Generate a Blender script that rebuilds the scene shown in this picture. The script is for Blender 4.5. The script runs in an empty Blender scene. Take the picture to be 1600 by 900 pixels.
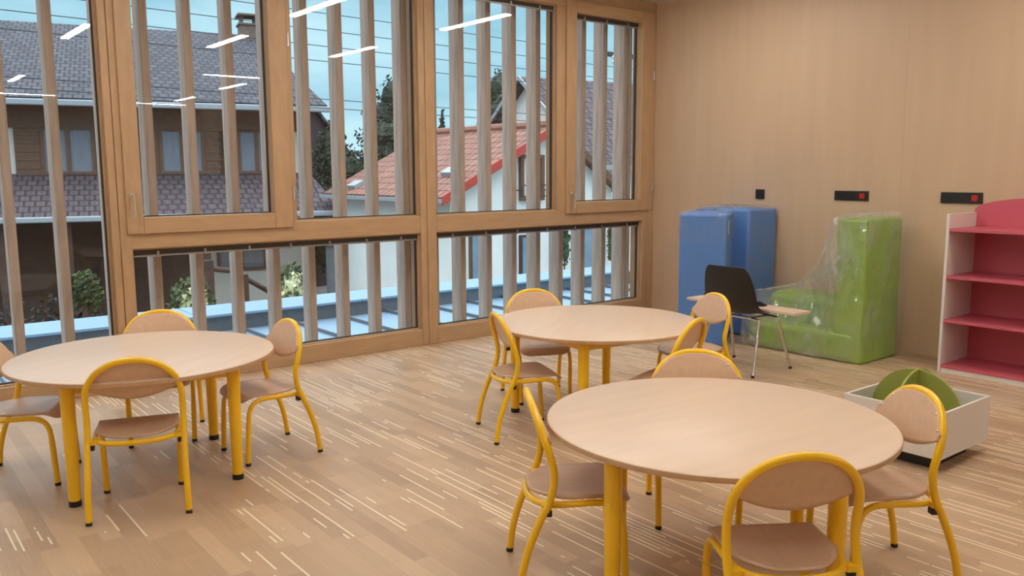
import bpy, bmesh, math, random
from mathutils import Vector, Matrix
random.seed(7)
sc = bpy.context.scene
PI = math.pi

# ------------------------------------------------------------------ camera, world, lights, exposure
F_PX, PITCH, ROLL, YAW, CAM_H = 1325.0, 0.13632, -0.00418, 0.67225, 1.446
cam = bpy.data.objects.new('camera', bpy.data.cameras.new('camera'))
sc.collection.objects.link(cam); sc.camera = cam
_f = Vector((math.sin(YAW)*math.cos(PITCH), math.cos(YAW)*math.cos(PITCH), -math.sin(PITCH)))
_r = Vector((math.cos(YAW), -math.sin(YAW), 0)); _u = _r.cross(_f)
_r2 = _r*math.cos(ROLL)+_u*math.sin(ROLL); _u2 = -_r*math.sin(ROLL)+_u*math.cos(ROLL)
cam.matrix_world = Matrix(((_r2.x, _u2.x, -_f.x, 0), (_r2.y, _u2.y, -_f.y, 0), (_r2.z, _u2.z, -_f.z, CAM_H), (0, 0, 0, 1)))
cam.data.sensor_width = 36.0; cam.data.lens = F_PX*36/1600; cam.data.clip_end = 400; cam.data.clip_start = .05

sc.view_settings.view_transform = 'Standard'; sc.view_settings.look = 'None'
sc.view_settings.gamma = 1; sc.view_settings.use_curve_mapping = False
sc.view_settings.exposure = 0.0
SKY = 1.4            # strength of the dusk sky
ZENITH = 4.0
LAMP = 50.0          # radiance of the ceiling tubes
LAMP_COL = (1.0, 0.955, 0.88)

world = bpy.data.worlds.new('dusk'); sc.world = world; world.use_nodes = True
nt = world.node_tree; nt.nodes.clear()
def N(t, kind, **kw):
    n = t.nodes.new(kind)
    for k, v in kw.items(): setattr(n, k, v)
    return n
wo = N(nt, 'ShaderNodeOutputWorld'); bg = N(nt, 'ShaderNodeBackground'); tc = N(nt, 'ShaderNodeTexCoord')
mp = N(nt, 'ShaderNodeMapping'); mp.inputs['Scale'].default_value = (1.6, 1.6, 6.0)
nz = N(nt, 'ShaderNodeTexNoise'); nz.inputs['Scale'].default_value = 2.2; nz.inputs['Detail'].default_value = 5
cr = N(nt, 'ShaderNodeValToRGB')
cr.color_ramp.elements[0].position = .36; cr.color_ramp.elements[0].color = (0.23, 0.47, 0.60, 1)
cr.color_ramp.elements[1].position = .68; cr.color_ramp.elements[1].color = (0.47, 0.71, 0.80, 1)
nt.links.new(tc.outputs['Generated'], mp.inputs['Vector']); nt.links.new(mp.outputs[0], nz.inputs['Vector'])
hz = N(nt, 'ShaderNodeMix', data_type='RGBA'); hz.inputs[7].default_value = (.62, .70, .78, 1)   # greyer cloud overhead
nt.links.new(nz.outputs['Fac'], cr.inputs[0]); nt.links.new(cr.outputs[0], hz.inputs[6])
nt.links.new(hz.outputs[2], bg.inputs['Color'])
sx = N(nt, 'ShaderNodeSeparateXYZ'); nt.links.new(tc.outputs['Generated'], sx.inputs[0])
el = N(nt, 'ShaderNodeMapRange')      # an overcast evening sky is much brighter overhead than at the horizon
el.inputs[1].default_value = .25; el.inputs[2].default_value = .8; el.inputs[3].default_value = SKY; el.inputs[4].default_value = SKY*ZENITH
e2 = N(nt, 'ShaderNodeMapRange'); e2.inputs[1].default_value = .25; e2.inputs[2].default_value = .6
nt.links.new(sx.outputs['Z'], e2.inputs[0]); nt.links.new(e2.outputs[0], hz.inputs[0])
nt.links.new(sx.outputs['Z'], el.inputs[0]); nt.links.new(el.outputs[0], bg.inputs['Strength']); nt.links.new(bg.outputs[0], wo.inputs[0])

# ------------------------------------------------------------------ materials
def srgb(r, g, b):
    f = lambda c: (c/255/12.92) if c/255 <= .04045 else ((c/255+.055)/1.055)**2.4
    return (f(r), f(g), f(b), 1)
def mat(name, col, rough=.5, metal=0, noise=0, nscale=8, stretch=(1, 1, 1), bump=0, coat=0):
    m = bpy.data.materials.new(name); m.use_nodes = True; t = m.node_tree; b = t.nodes['Principled BSDF']
    b.inputs['Base Color'].default_value = col; b.inputs['Roughness'].default_value = rough
    b.inputs['Metallic'].default_value = metal; b.inputs['Coat Weight'].default_value = coat
    tc = N(t, 'ShaderNodeTexCoord'); mp = N(t, 'ShaderNodeMapping'); mp.inputs['Scale'].default_value = stretch
    nz = N(t, 'ShaderNodeTexNoise'); nz.inputs['Scale'].default_value = nscale; nz.inputs['Detail'].default_value = 4
    t.links.new(tc.outputs['Object'], mp.inputs[0]); t.links.new(mp.outputs[0], nz.inputs['Vector'])
    mr = N(t, 'ShaderNodeMapRange'); mr.inputs[1].default_value = .25; mr.inputs[2].default_value = .75
    mr.inputs[3].default_value = 1-noise; mr.inputs[4].default_value = 1+noise
    t.links.new(nz.outputs['Fac'], mr.inputs[0])
    hs = N(t, 'ShaderNodeHueSaturation'); hs.inputs['Color'].default_value = col
    t.links.new(mr.outputs[0], hs.inputs['Value']); t.links.new(hs.outputs[0], b.inputs['Base Color'])
    if bump:
        bp = N(t, 'ShaderNodeBump'); bp.inputs['Strength'].default_value = bump; bp.inputs['Distance'].default_value = .004
        t.links.new(nz.outputs['Fac'], bp.inputs['Height']); t.links.new(bp.outputs[0], b.inputs['Normal'])
    return m
M = {}
M['wall'] = mat('wood_panel_wall', srgb(200, 172, 143), .5, noise=.05, nscale=3, stretch=(1, 3, .35))
M['frame'] = mat('larch_frame', srgb(186, 152, 116), .42, noise=.10, nscale=6, stretch=(4, 4, .8))
M['frame_h'] = mat('larch_frame_horizontal', srgb(186, 152, 116), .42, noise=.10, nscale=6, stretch=(.8, 4, 4))
M['gasket'] = mat('gasket', srgb(60, 52, 46), .6)
M['spacer'] = mat('spacer', srgb(160, 155, 148), .4, metal=.5)
M['fin'] = mat('weathered_fin', srgb(186, 165, 150), .85, noise=.24, nscale=5, stretch=(6, 6, .5), bump=.3)
M['steel'] = mat('brushed_steel', srgb(215, 210, 200), .35, metal=.7)
M['chrome'] = mat('chrome', srgb(215, 212, 208), .15, metal=1)
M['yellow'] = mat('yellow_enamel', srgb(250, 198, 24), .3, noise=.02, coat=.3)
M['beech'] = mat('beech_ply', srgb(216, 180, 148), .38, noise=.07, nscale=7, stretch=(5, 1, 5))
M['seatply'] = mat('beech_seat', srgb(206, 172, 144), .33, noise=.07, nscale=7, stretch=(5, 1, 5))
M['plyedge'] = mat('beech_edge', srgb(198, 160, 122), .5, noise=.1, nscale=20)
M['top'] = mat('beech_laminate', srgb(220, 194, 170), .36, noise=.045, nscale=3.5, stretch=(.7, 5, 1))
M['black'] = mat('black_plastic', srgb(28, 27, 26), .45)
M['shell'] = mat('black_shell', srgb(34, 32, 31), .42)
M['blue'] = mat('blue_vinyl', srgb(88, 132, 198), .5, noise=.05, nscale=4, bump=.15)
M['green'] = mat('green_vinyl', srgb(138, 176, 46), .45, noise=.05, nscale=4, bump=.15)
M['greenwood'] = mat('green_lacquer', srgb(146, 154, 70), .45, noise=.02)
M['white'] = mat('white_laminate', srgb(226, 220, 214), .4, noise=.01)
M['pink'] = mat('raspberry_laminate', srgb(198, 92, 108), .4, noise=.02)
M['label'] = mat('care_label', srgb(214, 214, 206), .6)
M['red'] = mat('red_socket', srgb(190, 40, 30), .4)
M['ceiling'] = mat('ceiling_board', srgb(205, 196, 184), .8, noise=.02)
M['backwall'] = mat('back_wall', srgb(204, 184, 162), .6, noise=.04, nscale=2)
M['zinc'] = mat('zinc_sheet', srgb(138, 166, 186), .38, metal=.35, noise=.06, nscale=1.5)
M['zincdark'] = mat('zinc_edge', srgb(98, 104, 108), .5, metal=.3, noise=.1)
M['render'] = mat('white_render', srgb(226, 228, 224), .9, noise=.04, nscale=2)
M['render_w'] = mat('warm_render', srgb(206, 198, 188), .9, noise=.05, nscale=2)
M['brown'] = mat('brown_timber', srgb(104, 74, 56), .7, noise=.15)
M['darkwood'] = mat('dark_timber', srgb(72, 52, 44), .8, noise=.2, nscale=4)
M['gutter'] = mat('gutter', srgb(150, 156, 160), .5, noise=.03)
M['curtain'] = mat('net_curtain', srgb(120, 124, 132), .8, noise=.12, nscale=6, stretch=(8, 1, .4))
M['winpane'] = mat('dark_pane', srgb(120, 140, 156), .08, noise=.2, nscale=2)
M['redboard'] = mat('red_bargeboard', srgb(176, 62, 48), .6, noise=.08)
M['ridge'] = mat('ridge_tile', srgb(142, 96, 80), .8, noise=.12)
M['grass'] = mat('garden_ground', srgb(88, 92, 60), .95, noise=.3, nscale=1.5)
M['soil'] = mat('paving', srgb(120, 112, 104), .95, noise=.2, nscale=1)
M['leaf'] = mat('leaf_dark', srgb(58, 66, 52), .9, noise=.3, nscale=3)
M['leaf_h'] = mat('leaf_hedge', srgb(40, 42, 38), .9, noise=.3, nscale=3)
M['leaf_b'] = mat('leaf_mid', srgb(74, 86, 56), .9, noise=.3, nscale=3)
M['flower'] = mat('flower', srgb(206, 206, 160), .8, noise=.2)
M['wire'] = mat('wire', srgb(46, 52, 58), .7)
M['brickred'] = mat('chimney_brick', srgb(120, 100, 90), .9, noise=.2)

def lamp_mat():
    m = bpy.data.materials.new('lamp_diffuser'); m.use_nodes = True; t = m.node_tree; t.nodes.clear()
    o = N(t, 'ShaderNodeOutputMaterial'); e = N(t, 'ShaderNodeEmission')
    e.inputs['Color'].default_value = (*LAMP_COL, 1); e.inputs['Strength'].default_value = LAMP
    t.links.new(e.outputs[0], o.inputs[0]); return m
M['lamp'] = lamp_mat()

def glass_mat():
    m = bpy.data.materials.new('window_glass'); m.use_nodes = True; t = m.node_tree; t.nodes.clear()
    o = N(t, 'ShaderNodeOutputMaterial'); mx = N(t, 'ShaderNodeMixShader')
    tr = N(t, 'ShaderNodeBsdfTransparent'); tr.inputs[0].default_value = (.93, .95, .95, 1)
    gl = N(t, 'ShaderNodeBsdfGlossy'); gl.inputs['Roughness'].default_value = .0
    lw = N(t, 'ShaderNodeLayerWeight'); lw.inputs['Blend'].default_value = .5
    pw = N(t, 'ShaderNodeMath', operation='POWER'); pw.inputs[1].default_value = 5
    ma = N(t, 'ShaderNodeMath', operation='MULTIPLY_ADD'); ma.inputs[1].default_value = .94; ma.inputs[2].default_value = .055
    t.links.new(lw.outputs['Facing'], pw.inputs[0]); t.links.new(pw.outputs[0], ma.inputs[0]); t.links.new(ma.outputs[0], mx.inputs[0])
    t.links.new(tr.outputs[0], mx.inputs[1]); t.links.new(gl.outputs[0], mx.inputs[2]); t.links.new(mx.outputs[0], o.inputs[0])
    return m
M['glass'] = glass_mat()

def film_mat(name, lo, hi, scale, dist):
    m = bpy.data.materials.new(name); m.use_nodes = True; t = m.node_tree; t.nodes.clear()
    o = N(t, 'ShaderNodeOutputMaterial'); mx = N(t, 'ShaderNodeMixShader'); ms = N(t, 'ShaderNodeMixShader')
    tr = N(t, 'ShaderNodeBsdfTransparent'); gl = N(t, 'ShaderNodeBsdfGlossy'); gl.inputs['Roughness'].default_value = .12
    df = N(t, 'ShaderNodeBsdfTranslucent'); d2 = N(t, 'ShaderNodeBsdfDiffuse')
    for n in (df, d2): n.inputs[0].default_value = (.86, .86, .86, 1)
    md = N(t, 'ShaderNodeMixShader'); md.inputs[0].default_value = .6
    t.links.new(df.outputs[0], md.inputs[1]); t.links.new(d2.outputs[0], md.inputs[2])
    tc = N(t, 'ShaderNodeTexCoord'); mp = N(t, 'ShaderNodeMapping'); mp.inputs['Scale'].default_value = (1, 1.5, .8)
    nz = N(t, 'ShaderNodeTexNoise'); nz.inputs['Scale'].default_value = scale; nz.inputs['Detail'].default_value = 4; nz.inputs['Distortion'].default_value = dist
    t.links.new(tc.outputs['Object'], mp.inputs[0]); t.links.new(mp.outputs[0], nz.inputs['Vector'])
    cz = N(t, 'ShaderNodeTexNoise'); cz.inputs['Scale'].default_value = 7; cz.inputs['Detail'].default_value = 3; cz.noise_type = 'RIDGED_MULTIFRACTAL'
    t.links.new(mp.outputs[0], cz.inputs['Vector'])
    bp = N(t, 'ShaderNodeBump'); bp.inputs['Strength'].default_value = 1; bp.inputs['Distance'].default_value = .05
    t.links.new(cz.outputs['Fac'], bp.inputs['Height']); t.links.new(bp.outputs[0], gl.inputs['Normal'])
    ms.inputs[0].default_value = .4
    t.links.new(md.outputs[0], ms.inputs[1]); t.links.new(gl.outputs[0], ms.inputs[2])
    mr = N(t, 'ShaderNodeMapRange'); mr.inputs[1].default_value = .35; mr.inputs[2].default_value = .75; mr.inputs[3].default_value = lo; mr.inputs[4].default_value = hi
    t.links.new(nz.outputs['Fac'], mr.inputs[0]); t.links.new(mr.outputs[0], mx.inputs[0])
    t.links.new(tr.outputs[0], mx.inputs[1]); t.links.new(ms.outputs[0], mx.inputs[2]); t.links.new(mx.outputs[0], o.inputs[0])
    return m
M['film'] = film_mat('thin_plastic_film', .0, .16, 9, 1.2)
M['film_g'] = film_mat('creased_plastic_film', .16, .56, 3.2, .4)

def parquet():
    """end-to-end oak lamellas running towards the windows, a few pale ones catching the eye"""
    m = bpy.data.materials.new('oak_strip_parquet'); m.use_nodes = True; t = m.node_tree; b = t.nodes['Principled BSDF']
    L = t.links.new
    def math_(op, a, bb=None, c=None):
        n = N(t, 'ShaderNodeMath', operation=op)
        for i, v in enumerate((a, bb, c)):
            if v is None: continue
            if isinstance(v, (int, float)): n.inputs[i].default_value = v
            else: L(v, n.inputs[i])
        return n.outputs[0]
    tc = N(t, 'ShaderNodeTexCoord'); sp = N(t, 'ShaderNodeSeparateXYZ'); L(tc.outputs['Object'], sp.inputs[0])
    x, y = sp.outputs['X'], sp.outputs['Y']
    def cells(w, ln, seed):
        row = math_('FLOOR', math_('DIVIDE', x, w))
        wn = N(t, 'ShaderNodeTexWhiteNoise', noise_dimensions='2D'); cb = N(t, 'ShaderNodeCombineXYZ')
        L(row, cb.inputs[0]); cb.inputs[1].default_value = seed; L(cb.outputs[0], wn.inputs['Vector'])
        cell = math_('FLOOR', math_('ADD', math_('DIVIDE', y, ln), math_('MULTIPLY', wn.outputs['Value'], 7)))
        w2 = N(t, 'ShaderNodeTexWhiteNoise', noise_dimensions='3D'); c2 = N(t, 'ShaderNodeCombineXYZ')
        L(row, c2.inputs[0]); L(cell, c2.inputs[1]); c2.inputs[2].default_value = seed; L(c2.outputs[0], w2.inputs['Vector'])
        return w2.outputs['Value']
    tone = cells(.072, .50, 1.0); tone2 = cells(.144, .45, 5.0); pale = cells(.024, .42, 9.0)
    line = math_('LESS_THAN', math_('FRACT', math_('DIVIDE', x, .024)), .30)
    nz = N(t, 'ShaderNodeTexNoise'); nz.inputs['Scale'].default_value = 1.5; nz.inputs['Detail'].default_value = 3
    L(tc.outputs['Object'], nz.inputs['Vector'])
    mp = N(t, 'ShaderNodeMapping'); mp.inputs['Scale'].default_value = (60, 3, 1); ng = N(t, 'ShaderNodeTexNoise'); ng.inputs['Scale'].default_value = 2
    L(tc.outputs['Object'], mp.inputs[0]); L(mp.outputs[0], ng.inputs['Vector'])
    v = math_('ADD', math_('MULTIPLY', tone, .4), math_('ADD', math_('MULTIPLY', tone2, .2), math_('MULTIPLY', ng.outputs['Fac'], .35)))
    ramp = N(t, 'ShaderNodeValToRGB'); e = ramp.color_ramp.elements
    e[0].position = .15; e[0].color = srgb(172, 142, 112); e[1].position = .9; e[1].color = srgb(212, 182, 148)
    L(v, ramp.inputs[0])
    thr = math_('MULTIPLY_ADD', nz.outputs['Fac'], -1.9, 1.76)
    mr = N(t, 'ShaderNodeMapRange'); mr.inputs[1].default_value = .2; mr.inputs[2].default_value = 2.2; mr.inputs[3].default_value = .32; mr.inputs[4].default_value = -.06
    L(x, mr.inputs[0]); side = mr.outputs[0]      # fewer of the pale lamellas towards the left of the room
    isp = math_('MULTIPLY', math_('GREATER_THAN', pale, math_('MINIMUM', math_('ADD', thr, side), .975)), line)
    mix = N(t, 'ShaderNodeMix', data_type='RGBA'); L(math_('MULTIPLY', isp, .9), mix.inputs[0]); L(ramp.outputs[0], mix.inputs[6]); mix.inputs[7].default_value = srgb(246, 232, 206)
    L(mix.outputs[2], b.inputs['Base Color']); b.inputs['Roughness'].default_value = .42
    return m
M['parquet'] = parquet()

def tiles(name, c1, c2, w=.25, h=.32, rough=.8):
    """roof tiles on the UV map, which runs in metres along and up the slope"""
    m = bpy.data.materials.new(name); m.use_nodes = True; t = m.node_tree; b = t.nodes['Principled BSDF']; L = t.links.new
    tc = N(t, 'ShaderNodeTexCoord'); br = N(t, 'ShaderNodeTexBrick')
    br.inputs['Scale'].default_value = 1; br.inputs['Brick Width'].default_value = w; br.inputs['Row Height'].default_value = h
    br.inputs['Mortar Size'].default_value = .03; br.inputs['Mortar Smooth'].default_value = .8; br.inputs['Color1'].default_value = c1; br.inputs['Color2'].default_value = c2
    br.inputs['Mortar'].default_value = tuple(c*.62 for c in c1[:3])+(1,)
    L(tc.outputs['UV'], br.inputs['Vector']); L(br.outputs['Color'], b.inputs['Base Color']); b.inputs['Roughness'].default_value = rough
    wv = N(t, 'ShaderNodeTexWave'); wv.inputs['Scale'].default_value = 1/w*.32; L(tc.outputs['UV'], wv.inputs['Vector'])
    ad = N(t, 'ShaderNodeMath', operation='SUBTRACT'); L(wv.outputs['Fac'], ad.inputs[0]); L(br.outputs['Fac'], ad.inputs[1])
    bp = N(t, 'ShaderNodeBump'); bp.inputs['Strength'].default_value = .9; bp.inputs['Distance'].default_value = .06
    L(ad.outputs[0], bp.inputs['Height']); L(bp.outputs[0], b.inputs['Normal'])
    return m
M['tile_grey'] = tiles('grey_tiles', srgb(66, 64, 70), srgb(84, 80, 86), .24, .30)
M['tile_lilac'] = tiles('weathered_tiles', srgb(82, 70, 74), srgb(92, 78, 80), .24, .30)
M['tile_red'] = tiles('red_tiles', srgb(138, 92, 76), srgb(160, 112, 94), .24, .32)

# ------------------------------------------------------------------ mesh helpers
class MB:
    def __init__(s): s.v = []; s.f = []; s.uv = {}
    def add(s, vs, fs):
        o = len(s.v); s.v += [tuple(v) for v in vs]; s.f += [tuple(i+o for i in f) for f in fs]; return s
    def box(s, x0, x1, y0, y1, z0, z1, mtx=None):
        vs = [Vector((x, y, z)) for z in (z0, z1) for x, y in ((x0, y0), (x1, y0), (x1, y1), (x0, y1))]
        if mtx: vs = [mtx @ v for v in vs]
        return s.add(vs, [(3, 2, 1, 0), (4, 5, 6, 7), (0, 1, 5, 4), (1, 2, 6, 5), (2, 3, 7, 6), (3, 0, 4, 7)])
    def tube(s, pts, r, n=12, caps=True, smooth=0):
        pts = [Vector(p) for p in pts]
        if smooth: pts = catmull(pts, smooth)
        rs = r if isinstance(r, (list, tuple)) else None
        T0 = (pts[1]-pts[0]).normalized(); nrm = T0.orthogonal().normalized(); rings = []
        for i, p in enumerate(pts):
            T = ((pts[min(i+1, len(pts)-1)]-pts[max(i-1, 0)])).normalized()
            nrm = (nrm-T*nrm.dot(T)).normalized(); bn = T.cross(nrm)
            rr = (rs[0]+(rs[1]-rs[0])*i/(len(pts)-1)) if rs else r
            rings.append([p+(nrm*math.cos(2*PI*k/n)+bn*math.sin(2*PI*k/n))*rr for k in range(n)])
        vs = [v for ring in rings for v in ring]; fs = []
        for i in range(len(pts)-1):
            for k in range(n):
                a = i*n+k; b = i*n+(k+1) % n; fs.append((a, b, b+n, a+n))
        if caps: fs.append(tuple(range(n-1, -1, -1))); fs.append(tuple((len(pts)-1)*n+k for k in range(n)))
        return s.add(vs, fs)
    def lathe(s, prof, c=(0, 0), n=48):
        vs = [(c[0]+r*math.cos(2*PI*k/n), c[1]+r*math.sin(2*PI*k/n), z) for r, z in prof for k in range(n)]; fs = []
        for i in range(len(prof)-1):
            for k in range(n): fs.append((i*n+k, i*n+(k+1) % n, (i+1)*n+(k+1) % n, (i+1)*n+k))
        fs.append(tuple(range(n-1, -1, -1))); fs.append(tuple((len(prof)-1)*n+k for k in range(n)))
        return s.add(vs, fs)
    def prism(s, poly, d):
        """closed outline (list of 3-vectors, planar) pushed along d"""
        n = len(poly); P = [Vector(p) for p in poly]; d = Vector(d)
        return s.add(P+[p+d for p in P], [tuple(range(n-1, -1, -1)), tuple(range(n, 2*n))]+[(i, (i+1) % n, n+(i+1) % n, n+i) for i in range(n)])
    def grid(s, G, thick=0, nrmf=None):
        R, C_ = len(G), len(G[0]); vs = [v for row in G for v in row]
        fs = [(i*C_+j, i*C_+j+1, (i+1)*C_+j+1, (i+1)*C_+j) for i in range(R-1) for j in range(C_-1)]
        return s.add(vs, fs)
    def build(s, name, m, parent=None, smooth=False, bevel=0, seg=2, solid=0, recalc=True, sub=0):
        me = bpy.data.meshes.new(name); me.from_pydata([tuple(v) for v in s.v], [], s.f)
        if recalc:
            bm = bmesh.new(); bm.from_mesh(me); bmesh.ops.recalc_face_normals(bm, faces=bm.faces); bm.to_mesh(me); bm.free()
        me.materials.append(M[m] if isinstance(m, str) else m)
        o = bpy.data.objects.new(name, me); sc.collection.objects.link(o)
        if parent: o.parent = parent
        if smooth:
            me.polygons.foreach_set('use_smooth', [True]*len(me.polygons))
            me.set_sharp_from_angle(angle=math.radians(40))
        if solid:
            md = o.modifiers.new('thickness', 'SOLIDIFY'); md.thickness = solid; md.offset = 0
        if bevel:
            md = o.modifiers.new('edge', 'BEVEL'); md.width = bevel; md.segments = seg; md.limit_method = 'ANGLE'
            for p in me.polygons: p.use_smooth = True
            me.set_sharp_from_angle(angle=math.radians(40)) if not smooth else None
        if sub:
            md = o.modifiers.new('soft', 'SUBSURF'); md.levels = sub; md.render_levels = sub
        return o
def catmull(p, n):
    out = []; q = [p[0]*2-p[1]]+p+[p[-1]*2-p[-2]]
    for i in range(1, len(q)-2):
        for k in range(n):
            t = k/n; a, b, c, d = q[i-1], q[i], q[i+1], q[i+2]
            out.append(.5*((2*b)+(c-a)*t+(2*a-5*b+4*c-d)*t*t+(-a+3*b-3*c+d)*t**3))
    out.append(p[-1]); return out
def tag(o, label=None, cat=None, group=None, kind=None):
    if label: o['label'] = label
    if cat: o['category'] = cat
    if group: o['group'] = group
    if kind: o['kind'] = kind
    return o
def empty(name, loc=(0, 0, 0), rz=0):
    o = bpy.data.objects.new(name, None); sc.collection.objects.link(o)
    o.location = loc; o.rotation_euler = (0, 0, rz); o.empty_display_size = .1; return o
def copy_tree(o, parent=None):
    c = o.copy(); sc.collection.objects.link(c)
    if parent: c.parent = parent
    for ch in list(o.children): copy_tree(ch, c)
    return c
def struct(o, label, cat): return tag(o, label, cat, kind='structure')

# ------------------------------------------------------------------ room shell
WX, WY, ZC = 6.60, 5.96, 3.10
BX, BY = -4.0, -9.6
struct(MB().box(BX, WX, BY, WY+.12, -.12, 0).build('floor', 'parquet'), 'pale oak strip parquet floor with scattered near white lamellas', 'floor')
struct(MB().box(BX-.2, WX+.2, BY-.2, WY+.3, ZC, ZC+.2).build('ceiling', 'ceiling'), 'ceiling of the classroom', 'ceiling')
wr = MB()
seams = [WY+.2, 3.36, .7, -2.1, -4.9, -7.7, BY-.2]
for a, b in zip(seams[:-1], seams[1:]): wr.box(WX, WX+.2, b+.0005, a-.0005, .145, ZC)
struct(wr.build('wall_right', 'wall'), 'light wood panelled wall on the right', 'wall')
struct(MB().box(WX-.006, WX+.2, BY-.2, WY, 0, .1435).build('baseboard_right', 'wall', bevel=.002), 'flush wooden baseboard along the right wall', 'baseboard')
struct(MB().box(BX-.2, WX+.2, BY-.2, BY, 0, ZC).build('wall_back', 'backwall'), 'wall behind the viewer', 'wall')
struct(MB().box(BX-.2, BX, BY, WY+.2, 0, ZC).build('wall_left', 'backwall'), 'wall to the far left of the room', 'wall')

# window wall: bottom rail, head, transom, posts; glass panes and sashes between
FY0, FY1 = WY-.01, WY+.15     # inner and outer faces of the frame timbers
GY = 6.02                      # glass
struct(MB().box(BX, WX, FY0, FY1, 0, .135).build('trim_1', 'frame_h', bevel=.004), 'wooden bottom rail under the low window panes', 'window sill rail')
struct(MB().box(BX, WX, FY0, FY1, 2.94, ZC).build('trim_2', 'frame_h', bevel=.004), 'wooden head rail above the windows', 'window head')
struct(MB().box(1.44, 6.52, FY0, FY1, .945, 1.085).build('trim_3', 'frame_h', bevel=.004), 'wooden transom between the low panes and the tall panes', 'transom')
for i, (a, b, lab) in enumerate(((1.40, 1.525, 'wooden window post left of the first opening sash'), (3.775, 3.93, 'wooden window post in the middle of the window wall'), (6.44, WX, 'wooden window post in the corner beside the panelled wall'))):
    pm = MB().box(a, a+(b-a)*.38, FY0-.006, FY1+.006, .0, 2.96).box(a+(b-a)*.38+.004, b, FY0-.006, FY1+.006, .0, 2.96).box(a+(b-a)*.38-.01, a+(b-a)*.38+.014, FY0+.006, FY1-.01, .002, 2.955)
    struct(pm.build(f'trim_{4+i}', 'frame', bevel=.004), lab, 'window post')
for i, (a, b, z0, z1, lab) in enumerate(((2.60, 2.695, 1.085, 2.94, 'slim fixed stile beside the left opening sash'), (5.275, 5.40, 1.085, 2.94, 'slim fixed stile beside the right opening sash'), (-1.2, -1.05, .135, 2.94, 'wooden window post to the left of the picture'))):
    struct(MB().box(a, b, FY0+.004, FY1, z0, z1).build(f'trim_{7+i}', 'frame', bevel=.004), lab, 'window stile')
def pane(w, x0, x1, z0, z1, head=False):
    g = MB().add([(x0, GY, z0), (x1, GY, z0), (x1, GY, z1), (x0, GY, z1)], [(0, 1, 2, 3)]).build('glass', 'glass', w, recalc=False)
    e = MB()
    for a, b, c, d in ((x0-.004, x0+.008, z0, z1), (x1-.008, x1+.004, z0, z1), (x0, x1, z0-.004, z0+.008), (x0, x1, z1-.008, z1+.004)): e.box(a, b, GY-.012, GY+.012, c, d)
    e.build('glazing_seal', 'gasket', w)
    if head:   # the folded blind at the top of the pane with its little clips
        MB().box(x0+.005, x1-.005, GY-.03, GY-.012, z1-.035, z1).build('blind_head', 'gasket', w)
        MB().box(x0+.005, x1-.005, GY-.034, GY-.012, z1-.047, z1-.037).build('blind_rail', 'spacer', w)
        n = max(2, round((x1-x0)/.34))
        for k in range(n):
            xx = x0+(k+.5)*(x1-x0)/n
            MB().box(xx-.008, xx+.008, GY-.038, GY-.014, z1-.05, z1-.012).build('blind_clip', 'spacer', w)
def fixed(n, x0, x1, z0, z1, label, head=False):
    w = struct(empty(f'window_{n}', ((x0+x1)/2, 0, 0)), label, 'window'); w.location = (0, 0, 0)
    pane(w, x0, x1, z0, z1, head)
    b = .022; fr = MB()     # glazing beads, stepped back from the posts
    for a, c, d, e_ in ((x0-.02, x0+.0, z0-.02, z1+.02), (x1, x1+.02, z0-.02, z1+.02), (x0, x1, z0-.02, z0), (x0, x1, z1, z1+.02)): fr.box(a, c, GY-.04, GY+.03, d, e_)
    fr.build('glazing_bead', 'frame', w, bevel=.003)
    return w
def sash(n, x0, x1, z0, z1, gx0, gx1, gz0, gz1, hx, hz, label, hinge_x):
    w = struct(empty(f'window_{n}'), label, 'window')
    pane(w, gx0, gx1, gz0, gz1, head=True)
    y0, y1 = FY0-.022, GY+.03
    MB().box(x0, gx0, y0, y1, z0, z1).build('stile', 'frame', w, bevel=.005)
    MB().box(gx1, x1, y0, y1, z0, z1).build('stile', 'frame', w, bevel=.005)
    MB().box(gx0, gx1, y0, y1, z0, gz0).build('rail', 'frame_h', w, bevel=.005)
    MB().box(gx0, gx1, y0, y1, gz1, z1).build('rail', 'frame_h', w, bevel=.005)
    h = MB(); h.tube([(hx, y0+.004, hz+.03), (hx, y0-.006, hz+.03)], .017, 16)
    h.tube([(hx, y0-.004, hz+.03), (hx, y0-.045, hz+.03), (hx, y0-.05, hz+.02), (hx, y0-.046, hz-.11)], .0085, 10, smooth=5)
    h.build('handle', 'steel', w, smooth=True)
    g = MB()
    for zz in (1.25, 2.35): g.tube([(hinge_x, y0-.004, zz), (hinge_x, y0-.004, zz+.09)], .007, 10)
    g.build('hinge', 'steel', w, smooth=True)
fixed(1, -1.04, 1.385, .145, 2.935, 'tall fixed window pane at the left edge, down to the floor rail')
sash(2, 1.495, 2.655, 1.045, 2.96, 1.60, 2.515, 1.155, 2.86, 1.535, 1.27, 'large opening window sash with steel handle at its lower left', 2.662)
fixed(3, 2.71, 3.765, 1.095, 2.93, 'tall fixed pane right of the left opening sash', True)
fixed(4, 3.94, 5.262, 1.095, 2.93, 'tall fixed pane right of the middle window post', True)
sash(5, 5.375, 6.545, 1.05, 3.0, 5.50, 6.38, 1.16, 2.89, 5.44, 1.21, 'opening window sash next to the panelled wall', 6.55)
fixed(6, 1.535, 3.765, .145, .935, 'low wide fixed pane under the left opening sash', True)
fixed(7, 3.94, 6.43, .145, .935, 'low wide fixed pane beside the right corner', True)

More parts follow.
